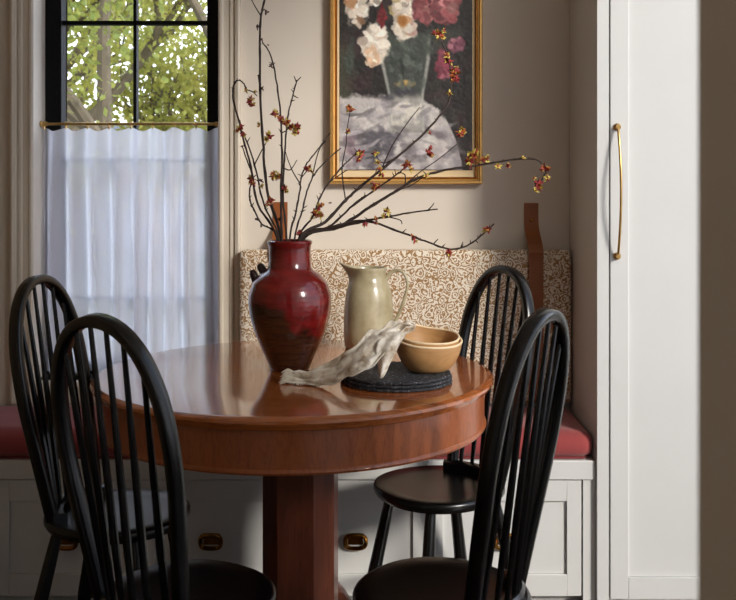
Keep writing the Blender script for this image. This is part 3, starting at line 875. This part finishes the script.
napk = thing('linen_napkin', 'crumpled beige fringed linen napkin draped from bowl to tabletop', 'napkin', tuple(P(300, 380, 2.42)))
def strip(keys, nl, nt, folds, amp, seed, cross=(0, .62, .78)):
    """keys: (px, py, d, halfwidth px up, halfwidth px down)."""
    m = MB(); vs, fs = [], []; r = random.Random(seed); ph = [r.random() * 6 for _ in range(4)]
    T = [i / (len(keys) - 1) for i in range(len(keys))]
    for i in range(nl + 1):
        s = i / nl; q = [interp(s, T, [k[c] for k in keys]) for c in range(5)]
        d0 = q[2]
        for j in range(nt + 1):
            t = j / nt * 2 - 1
            hwp = (q[3] if t > 0 else q[4]) * (1 + .30 * mnoise.noise(Vector((s * 11, 3.3 if t > 0 else 8.1, seed))))
            py = q[1] - t * hwp; dd = d0 + .030 * t * (hwp / 14)
            px = q[0] + .25 * t * hwp
            p = P(px, py, dd)
            f = amp * math.sin(folds * PI * (t + .25 * s * 3) + ph[0] + 1.6 * math.sin(s * 5 + ph[1])) + amp * .5 * math.sin(2.3 * folds * t + s * 17 + ph[2])
            f += amp * 1.5 * mnoise.noise(Vector((s * 9 + t * 1.5, t * 2.6 - s * 3, seed))) + amp * .45 * mnoise.noise(Vector((s * 24, t * 5, seed + 4)))
            p += Vector((.12 * f, -.85 * f, .52 * f + .002 * math.sin(s * 31 + t * 5)))
            dx, dy = p.x - MX, p.y - MY
            on = math.hypot(dx, dy)
            floor_z = MATZ + .004 if on < MR + .002 else TZ + .004
            if on >= MR + .002 and on < MR + .03: floor_z = lerp(MATZ + .004, TZ + .004, (on - MR - .002) / .028)
            p.z = max(p.z, floor_z); vs.append(p)
    for i in range(nl):
        for j in range(nt):
            a = i * (nt + 1) + j; fs.append((a, a + 1, a + nt + 2, a + nt + 1))
    m.add(vs, fs); return m, vs
body, bv = strip([(290, 379, 2.40, 8, 7), (305, 379, 2.385, 9, 8), (325, 376, 2.36, 15, 10), (344, 368, 2.325, 19, 14), (362, 357, 2.31, 22, 16), (380, 346, 2.325, 21, 20), (396, 332, 2.355, 12, 12), (406, 326, 2.375, 6, 7), (415, 327, 2.40, 3, 3)], 90, 30, 2.6, .0058, 4)
flap, fv = strip([(392, 331, 2.365, 5, 6), (390, 342, 2.335, 8, 6), (387, 354, 2.32, 8, 6), (384, 365, 2.31, 6, 6), (381, 378, 2.30, 2, 2)], 6, 4, 1, 0, 1)
# the hanging corner: a vertical fold in front of the placemats
m = MB(); vs, fs = [], []
rowsF = [(329, 385, 411, 2.385), (334, 380, 406, 2.35), (342, 377, 401, 2.33), (350, 376, 397, 2.318), (358, 377, 393, 2.31), (366, 378, 389, 2.305), (372, 379, 386, 2.302), (377, 380.5, 383, 2.30)]
NT_ = 14
for i in range(36):
    s = i / 35 * (len(rowsF) - 1)
    q = [interp(s, range(len(rowsF)), [k[c] for k in rowsF]) for c in range(4)]
    for j in range(NT_ + 1):
        t = j / NT_; p = P(lerp(q[1], q[2], t), q[0], q[3] - .012 * math.sin(PI * t))
        p += Vector((0, -.0055 * math.sin(t * 9 + s * .8), .001 * math.sin(t * 13 + s * 3)))
        p.z = max(p.z, MATZ + .003); vs.append(p)
for i in range(35):
    for j in range(NT_):
        a = i * (NT_ + 1) + j; fs.append((a, a + 1, a + NT_ + 2, a + NT_ + 1))
body.add(vs, fs)
child(body, 'napkin_cloth', M['linen'], napk, angle=180, solid=.0022)
m = MB(); rr = random.Random(9)
base = bv[:31]
for k in range(80):
    p = Vector(base[rr.randrange(31)]); a = rr.uniform(-.9, .9)
    d = Vector((-math.cos(a), math.sin(a) * .7 - .15, rr.uniform(-.1, .45))) * rr.uniform(.012, .026)
    q1 = p + d * .6 + Vector((0, 0, .002)); q2 = p + d; q2.z = max(TZ + .0015, q2.z - .006)
    m.tube([p + Vector((.003, 0, 0)), q1, q2], [.0016, .0013, .0008], 5)
for k in range(14):                                    # threads at the front edge and at the hanging corner
    p = Vector(bv[31 * rr.randrange(2, 12)]); d = Vector((rr.uniform(-.4, .2), -1, 0)) * rr.uniform(.004, .010)
    q2 = p + d; q2.z = max(TZ + .0015, p.z - .004)
    m.tube([p, p + d * .5, q2], [.001, .0008, .0005], 5)
for k in range(10):
    p = Vector(vs[-1 - rr.randrange(NT_ * 3)]); m.tube([p, p + Vector((rr.uniform(-.004, .004), -.002, 0)), p + Vector((rr.uniform(-.006, .006), -.004, -.001))], [.0009, .0007, .0004], 5)
child(m, 'fringe', M['fringe'], napk)['kind'] = 'stuff'

# ------------------------------------------------------------------ flowering branches
def petal(m, d, L, w, curl, roll):
    d = Vector(d).normalized(); s = d.orthogonal().normalized(); s = Matrix.Rotation(roll, 3, d) @ s; n = d.cross(s)
    a = d * L * .45 + s * w + n * curl; b = d * L * .45 - s * w + n * curl; c = d * L + n * curl * .4
    e = d * L * .5 - n * w * .35
    m.add([(0, 0, 0), a, c, b, e], [(0, 1, 4), (1, 2, 4), (2, 3, 4), (3, 0, 4), (0, 3, 2, 1)])
def blossom_mesh(seed, kind):
    r = random.Random(seed); m = MB()
    def rd(): return Vector((r.gauss(0, 1), r.gauss(0, 1), r.gauss(0, 1))).normalized()
    nr, ny_, no = {'red': (9, 3, 2), 'rust': (4, 4, 7), 'yellow': (2, 9, 0), 'bud': (5, 0, 0)}[kind]
    sz = .55 if kind == 'bud' else 1
    for mi, n in ((0, nr), (1, ny_), (2, no)):
        m.cur = mi
        for _ in range(n): petal(m, rd(), r.uniform(.008, .0145) * sz, r.uniform(.0028, .0045) * sz, .002, r.random() * 6)
    m.cur = 0
    m.lathe([(.001, -.003 * sz), (.0032 * sz, -.0015 * sz), (.0036 * sz, .001 * sz), (.001, .0035 * sz)], (0, 0, 0), 8)
    mats = [M['bud'] if kind == 'bud' else M['redpetal'], M['yellowpetal'], M['orangepetal']]
    me_o = m.build('blossom', mats); me = me_o.data; bpy.data.objects.remove(me_o); return me
BL = {k: [blossom_mesh(s * 13 + len(k), k) for s in range(3)] for k in ('red', 'rust', 'yellow', 'bud')}
BR = [1, 3, 0, 2] * 5
mouth = Vector((VXc, VYc, TZ + .333))
def branch(label, pts, r0, blossoms, twigs=(), d1=0.0, tipr=.0013):
    """pts in photograph px; depth runs from the vase mouth to d1 metres nearer or farther at the tip."""
    rr = random.Random(len(label) * 7 + int(pts[-1][0]))
    N = len(pts); P3 = []
    x_mouth = (pts[0][0] - VX) / F * VYc
    for i, p in enumerate(pts):
        d = VYc + rr.uniform(-.006, .006) * (i > 0) + d1 * (i / (N - 1)) ** 1.2
        P3.append(P(p[0], p[1], d))
    off = max(-.034, min(.034, (x_mouth - VXc) * .62))
    yo = (-.026, .012, .028, -.010)[BR.pop()]
    P3[0] = Vector((VXc + off, VYc + yo, TZ + .338))
    rl = math.hypot(off, yo); kk = min(1, .0355 / max(rl, 1e-6)); off *= kk; yo *= kk
    P3[0] = Vector((VXc + off, VYc + yo, TZ + .338))
    foot = Vector((VXc + off * .95, VYc + yo * .95, TZ + .015))
    t = thing('flowering_branch', label, 'branch', tuple(foot), 0, 'flowering branches in the red vase')
    path = catmull([foot, foot.lerp(P3[0], .55)] + P3, 6)
    for i in range(len(path)):
        if i > 12: path[i] = path[i] + Vector((rr.uniform(-1, 1), rr.uniform(-1, 1), rr.uniform(-1, 1))) * .0008
    n = len(path); rad = [1.25 * lerp(r0, tipr, (i / (n - 1)) ** .8) * (1 + .22 * (i % 5 == 0)) for i in range(n)]
    m = MB(); m.tube(path, rad, 7)
    def nearest(q):
        return min(path, key=lambda p: (VX + F * p.x / p.y - q[0]) ** 2 + (VY + F * (H - p.z) / p.y - q[1]) ** 2)
    for tw in twigs:
        a = nearest(tw[0]); ctl = [a]
        for k, q in enumerate(tw[1:]): ctl.append(P(q[0], q[1], a.y + rr.uniform(-.02, .02)))
        tp = catmull(ctl, 4); m.tube(tp, [lerp(.0019, .0011, i / (len(tp) - 1)) for i in range(len(tp))], 6)
        path = path + tp
    for k in range(3 + n // 9):                       # small thorns and buds along the wood
        i = rr.randrange(16, n - 1) if n > 18 else n - 2; p = path[i]
        d = Vector((rr.uniform(-1, 1), rr.uniform(-.6, .6), rr.uniform(.1, 1))).normalized() * rr.uniform(.006, .016)
        m.tube([p, p + d * .6, p + d], [rad[min(i, n - 1)] * .8, .0012, .0006], 5)
    child(m, 'stem', M['bark'], t)
    for (bx_, by_, kind, sc) in blossoms:
        a = nearest((bx_, by_)); p = P(bx_, by_, a.y - .004)
        o = bpy.data.objects.new('blossom', BL[kind][rr.randrange(3)]); COL.objects.link(o); o.parent = t
        o.location = p - foot; o.rotation_euler = (rr.random() * 6, rr.random() * 6, rr.random() * 6); o.scale = (sc * 1.12,) * 3
        if kind in ('red', 'rust') and sc > .85:        # blossoms open in small clusters
            o2 = o.copy(); o2.data = BL[rr.choice(('rust', 'red', 'yellow'))][rr.randrange(3)]; COL.objects.link(o2); o2.parent = t
            o2.location = o.location + Vector((rr.uniform(-.011, .011), rr.uniform(-.008, .008), rr.uniform(-.013, .011)))
            o2.rotation_euler = (rr.random() * 6, rr.random() * 6, 0); o2.scale = (sc * .85,) * 3
branch('tallest flowering branch, rising straight and forking at its top', [(272, 241), (267, 190), (263, 140), (260, 90), (260, 45), (261, 16), (266, -6)], .0036,
       [(257, 27, 'bud', 1.2), (266, 12, 'bud', 1.3), (262, 40, 'bud', 1), (262, 88, 'bud', 1.1), (259, 76, 'bud', .8), (259, 125, 'yellow', .8), (270, 200, 'rust', 1)], [((261, 17), (256, 8), (250, -3)), ((262, 90), (258, 75))], -.05, .0019)
branch('branch arching from the vase to lean on the tallest stem', [(278, 241), (281, 200), (282, 160), (281, 120), (277, 85), (271, 56), (262, 42)], .0033,
       [(271, 66, 'bud', 1.2), (275, 114, 'rust', 1.1), (281, 119, 'red', 1.1), (277, 176, 'rust', 1.2), (285, 189, 'red', 1), (268, 45, 'bud', .7)], [((282, 165), (290, 170), (297, 160)), ((281, 135), (287, 130), (290, 124))], .04)
branch('short upright branch with a green forked tip and rust blossoms', [(285, 241), (283, 200), (284, 165), (286, 135), (288, 115), (293, 95), (297, 80)], .0028,
       [(286, 122, 'rust', 1.2), (291, 126, 'rust', 1.2), (297, 128, 'rust', 1.3), (294, 133, 'yellow', .8), (273, 176, 'rust', 1.1)], [((297, 82), (294, 76)), ((297, 82), (301, 77)), ((294, 94), (298, 98))], .08)
branch('left branch curling over at its hooked tip', [(268, 241), (258, 205), (252, 172), (245, 145), (238, 118), (233, 98), (234, 85), (239, 80), (244, 84), (247, 90)], .0028,
       [(251, 100, 'red', 1.1), (246, 91, 'yellow', .7), (241, 127, 'red', .9), (243, 134, 'red', .8), (251, 181, 'red', .9), (255, 92, 'yellow', .6)], [((247, 90), (253, 92), (257, 96))], -.03)
branch('lowest left branch bending outwards just above the vase', [(270, 241), (262, 224), (255, 212), (250, 200), (250, 188), (252, 175), (246, 158), (242, 146)], .0022,
       [(257, 219, 'bud', 1), (261, 226, 'bud', .9), (251, 178, 'red', .8), (242, 146, 'bud', .8)], [], .06)
branch('slender left branch with a rust blossom at mid height', [(274, 241), (264, 205), (256, 170), (247, 142), (241, 130), (240, 120)], .0024,
       [(261, 181, 'bud', 1.2), (262, 186, 'yellow', .7), (269, 136, 'red', 1.1), (239, 130, 'red', .7)], [((254, 165), (262, 150), (269, 138))], .02)
branch('thin branch right of the strap with a red blossom partway up', [(290, 241), (296, 212), (300, 190), (301, 178), (306, 165), (316, 152), (330, 133)], .0024,
       [(308, 168, 'red', 1), (311, 170, 'bud', .7), (300, 232, 'red', .9)], [((300, 184), (293, 172), (288, 160), (285, 150)), ((301, 178), (306, 172), (309, 168))], .10)
branch('thin branch crossing the lower left corner of the painting', [(297, 241), (302, 212), (308, 188), (316, 172), (329, 158), (341, 148)], .0023,
       [(317, 212, 'red', 1.2), (319, 206, 'rust', .9)], [((312, 180), (316, 160), (320, 148), (326, 141))], .12)
branch('branch ending in a bright red blossom before the painted cloth', [(303, 241), (312, 218), (319, 200), (327, 185), (341, 168), (352, 157), (359, 150)], .0026,
       [(360, 154, 'red', 1.2), (358, 160, 'red', .7), (330, 203, 'bud', .8), (316, 215, 'red', .9)], [((330, 182), (338, 176), (347, 170))], .12)
branch('long branch climbing over the painting to its top right flowers', [(308, 241), (325, 222), (343, 203), (360, 187), (392, 161), (418, 139), (436, 120), (447, 106), (451, 92), (451, 74), (447, 56), (442, 42)], .0042,
       [(440, 36, 'rust', 1.3), (444, 31, 'yellow', .9), (435, 34, 'red', .9), (448, 56, 'rust', 1), (450, 62, 'red', .8), (455, 73, 'rust', 1.4), (456, 79, 'red', .9), (457, 68, 'yellow', .8), (450, 93, 'yellow', .8), (375, 153, 'yellow', 1), (378, 162, 'yellow', .8), (350, 109, 'rust', 1.1), (348, 131, 'red', .8), (430, 133, 'red', .5)],
       [((395, 158), (385, 163), (379, 160), (375, 153)), ((380, 170), (392, 146), (408, 122), (420, 107)), ((345, 200), (342, 170), (346, 145), (347, 130), (350, 112))], .06)
branch('branch just below it with a red blossom near its bent tip', [(311, 241), (330, 226), (350, 208), (372, 192), (392, 178), (402, 170), (408, 162)], .0032,
       [(407, 165, 'red', 1.2), (411, 169, 'yellow', .8), (376, 187, 'red', 1.1), (372, 183, 'bud', .9), (382, 174, 'yellow', 1), (380, 168, 'rust', .8)], [((348, 210), (356, 202), (366, 195))], -.04)
branch('longest branch reaching right past the frame to a drooping tip', [(313, 241), (340, 226), (370, 207), (398, 190), (418, 178), (445, 170), (480, 165), (510, 160), (533, 159), (542, 164), (546, 172)], .0044,
       [(428, 152, 'red', 1), (431, 148, 'red', .7), (461, 133, 'rust', 1.2), (472, 155, 'rust', 1.4), (476, 152, 'yellow', 1), (470, 161, 'red', 1.1), (484, 160, 'red', 1.1), (488, 157, 'yellow', .7), (498, 166, 'yellow', .9), (509, 166, 'red', .8), (523, 158, 'yellow', .7), (545, 168, 'red', 1.1), (547, 178, 'yellow', .9), (538, 184, 'red', 1.2), (536, 190, 'yellow', .8), (534, 178, 'yellow', .7), (426, 176, 'yellow', .8)],
       [((402, 187), (420, 172), (440, 158), (457, 144)), ((546, 172), (542, 179), (538, 186)), ((398, 190), (410, 186), (422, 178)), ((405, 186), (405, 175), (398, 172))], -.06)
branch('lower branch running right to a bare twig tip', [(314, 242), (330, 228), (352, 222), (368, 220), (392, 216), (415, 212), (438, 209)], .0046,
       [(387, 211, 'yellow', 1.1), (384, 216, 'yellow', .8), (365, 224, 'red', .7), (376, 218, 'rust', .7)], [((428, 211), (432, 206), (434, 203)), ((388, 216), (400, 220), (402, 224))], -.08)
branch('lowest right branch dipping and curving up again at its tip', [(315, 242), (334, 229), (356, 223), (372, 222), (398, 231), (425, 241), (450, 249), (470, 244), (485, 232), (494, 224)], .0036,
       [(413, 237, 'red', 1), (420, 239, 'bud', .7), (449, 253, 'red', 1), (487, 229, 'red', 1), (376, 222, 'red', .7)], [((432, 243), (438, 239)), ((460, 247), (463, 242)), ((475, 241), (478, 243))], -.10)

# ------------------------------------------------------------------ outside
m = MB(); m.box(-16, 10, YB + .3, 30, -.5, -.3); struct(m.build('ground_lawn', M['grass']))
def grow(m, p, d, r, L, depth, rr, tips, lo, hi):
    n = 5; pts = [p]; q = p.copy(); dd = d.copy()
    for _ in range(n):
        dd = (dd + Vector((rr.gauss(0, .13), rr.gauss(0, .13), rr.gauss(.02, .09)))).normalized(); q = q + dd * (L / n); q.y = min(max(q.y, lo + .25), hi - .25); pts.append(q.copy())
    m.tube(pts, [lerp(r, r * .62, i / n) for i in range(n + 1)], 8)
    if depth == 0: tips.append(q); return
    if depth <= 2: tips += pts[2:]
    for k in range(3 if depth > 1 else 2):
        a = rr.random() * 6.28; sp = rr.uniform(.45, .95)
        nd = (dd + (Vector((math.cos(a), math.sin(a), rr.uniform(-.2, .5))) * sp)).normalized()
        grow(m, pts[-1 - (k % 2)], nd, r * .58, L * rr.uniform(.62, .8), depth - 1, rr, tips, lo, hi)
def tree(label, base, trunks, leafmat, nleaf, seed, spread=.4, lsz=.07, slab=(0, 99)):
    rr = random.Random(seed); t = thing('leafy_tree', label, 'tree', base); m = MB(); tips = []
    for (off, d, r, L, dep) in trunks: grow(m, Vector(base) + Vector(off), Vector(d).normalized(), r, L, dep, rr, tips, *slab)
    child(m, 'trunk', M['treebark'], t)
    lm = MB()
    for _ in range(nleaf):
        c = tips[rr.randrange(len(tips))] + Vector((rr.gauss(0, spread), rr.gauss(0, spread), rr.gauss(0, spread)))
        c.y = min(max(c.y, slab[0] + .16), slab[1] - .16)
        d = Vector((rr.gauss(0, 1), rr.gauss(0, 1), rr.gauss(-.3, .8))).normalized(); s = d.orthogonal().normalized()
        s = Matrix.Rotation(rr.random() * 6, 3, d) @ s; L = lsz * rr.uniform(.6, 1.3)
        lm.add([c, c + d * L * .5 + s * L * .34, c + d * L, c + d * L * .5 - s * L * .34], [(0, 1, 2, 3)])
    o = child(lm, 'foliage', leafmat, t, smooth=False); o['kind'] = 'stuff'
tree('grey forked tree seen through the right window panes', (-1.55, 9.4, -.4), [((0, 0, 0), (-.06, 0, 1), .13, 2.2, 4), ((.35, .5, 0), (.05, .05, 1), .11, 2.6, 4)], M['leaf2'], 26000, 5, .42, .075, (7.2, 10.3))
tree('sunlit yellow-green tree seen through the left window panes', (-4.3, 11.0, -.4), [((0, 0, 0), (.18, 0, 1), .14, 2.3, 4), ((-.5, .6, 0), (.3, 0, 1), .1, 2.5, 4)], M['leaf'], 22000, 8, .5, .08, (10.3, 12.3))
tree('broad pale green tree filling the view behind the others', (-4.6, 16.0, -.4), [((0, 0, 0), (.1, 0, 1), .2, 2.4, 4), ((1.4, .6, 0), (-.05, 0, 1), .18, 2.6, 4), ((-1.2, .6, 0), (.1, 0, 1), .18, 2.4, 4)], M['leaf'], 8000, 12, .8, .12, (14.5, 19.5))
tree('low bushy tree filling the lower right window pane', (-3.0, 13.2, -.4), [((0, 0, 0), (.05, 0, 1), .1, 1.3, 4), ((.9, .3, 0), (.05, 0, 1), .1, 1.4, 4)], M['leaf'], 8000, 21, .45, .09, (12.3, 14.5))
hs = thing('neighbouring_house', 'grey house with white windows seen faintly through the curtain', 'house', (-5.8, 21, -.3))
m = MB(); m.box(-12, .2, 21, 25, -.3, 2.1); child(m, 'house_wall', M['house'], hs)
m = MB(); m.add([(-12.3, 20.6, 2.05), (.5, 20.6, 2.05), (.5, 23, 2.5), (-12.3, 23, 2.5), (-12.3, 25.4, 2.05), (.5, 25.4, 2.05)], [(0, 1, 2, 3), (3, 2, 5, 4), (0, 3, 4), (1, 5, 2), (0, 4, 5, 1)]); child(m, 'house_roof', M['roof'], hs, smooth=False)
for px_ in (74, 202):
    c = P(px_, 176, 20.96); m = MB(); w, h_ = .30, .33
    for sx in (-1, 0, 1): m.box(c.x + sx * w - .03, c.x + sx * w + .03, 20.93, 20.99, c.z - h_, c.z + h_)
    for sz in (-1, 0, 1): m.box(c.x - w, c.x + w, 20.93, 20.99, c.z + sz * h_ - .03, c.z + sz * h_ + .03)
    m.box(c.x - w, c.x + w, 20.97, 20.995, c.z - h_, c.z + h_)
    child(m, 'house_window', M['housewhite'], hs)

# ------------------------------------------------------------------ light, world, camera
SKY_EAST, SKY_NORTH = 1.45, 5.4
w = bpy.data.worlds.new('World'); SC.world = w; w.use_nodes = True
wn = w.node_tree; bg = wn.nodes['Background']
tc = wn.nodes.new('ShaderNodeTexCoord'); sp = wn.nodes.new('ShaderNodeSeparateXYZ'); rp = wn.nodes.new('ShaderNodeValToRGB')
wn.links.new(tc.outputs['Generated'], sp.inputs[0]); wn.links.new(sp.outputs['Z'], rp.inputs['Fac'])
rp.color_ramp.elements[0].position = .0; rp.color_ramp.elements[0].color = (.88, .91, 1, 1)
rp.color_ramp.elements[1].position = .6; rp.color_ramp.elements[1].color = (.62, .76, 1, 1)
wn.links.new(rp.outputs['Color'], bg.inputs['Color'])
# sky strength shaped for the room's fill: bright behind the curtained window, dimmed elsewhere
mr = wn.nodes.new('ShaderNodeMapRange'); mr.interpolation_type = 'SMOOTHSTEP'
mr.inputs['From Min'].default_value = .15; mr.inputs['From Max'].default_value = .75
mr.inputs['To Min'].default_value = SKY_EAST; mr.inputs['To Max'].default_value = SKY_NORTH
wn.links.new(sp.outputs['Y'], mr.inputs['Value']); wn.links.new(mr.outputs['Result'], bg.inputs['Strength'])

def sun(name, d, e, ang, col):
    l = bpy.data.lights.new(name, 'SUN'); l.energy = e; l.angle = math.radians(ang); l.color = col
    o = bpy.data.objects.new(name, l); COL.objects.link(o); o.rotation_euler = Vector(d).to_track_quat('-Z', 'Y').to_euler(); o.location = (-6, 8, 8)
az, el = math.radians(41), math.radians(25)
pl = bpy.data.lights.new('hall_fill_light', 'POINT'); pl.energy = 4.5; pl.color = (1, .86, .66); pl.shadow_soft_size = .12  # added fill light to brighten the door jamb; no real fixture in the hall
po = bpy.data.objects.new('hall_fill_light', pl); COL.objects.link(po); po.location = (-1.25, .05, 2.0)
sun('sun', (-math.sin(az) * math.cos(el), math.cos(az) * math.cos(el), -math.sin(el)), 4.1, 11, (1, .945, .86))
def area(name, loc, target, sx, sy, e, col):
    l = bpy.data.lights.new(name, 'AREA'); l.shape = 'RECTANGLE'; l.size = sx; l.size_y = sy; l.energy = e; l.color = col
    o = bpy.data.objects.new(name, l); COL.objects.link(o); o.location = loc
    o.rotation_euler = (Vector(target) - Vector(loc)).to_track_quat('-Z', 'Y').to_euler()
    return o

cam = bpy.data.cameras.new('Camera'); co = bpy.data.objects.new('Camera', cam); COL.objects.link(co)
co.location = (0, 0, H); co.rotation_euler = (PI / 2, 0, 0)
cam.sensor_fit = 'HORIZONTAL'; cam.sensor_width = 36; cam.lens = F * 36 / 736
cam.shift_x = 0; cam.shift_y = -(300 - VY) / 736
cam.dof.use_dof = True; cam.dof.focus_distance = 2.55; cam.dof.aperture_fstop = 11
cam.clip_start = .02; cam.clip_end = 100
SC.camera = co
vs_ = SC.view_settings
vs_.view_transform = 'Standard'; vs_.look = 'None'; vs_.exposure = -0.12; vs_.gamma = 1; vs_.use_curve_mapping = False
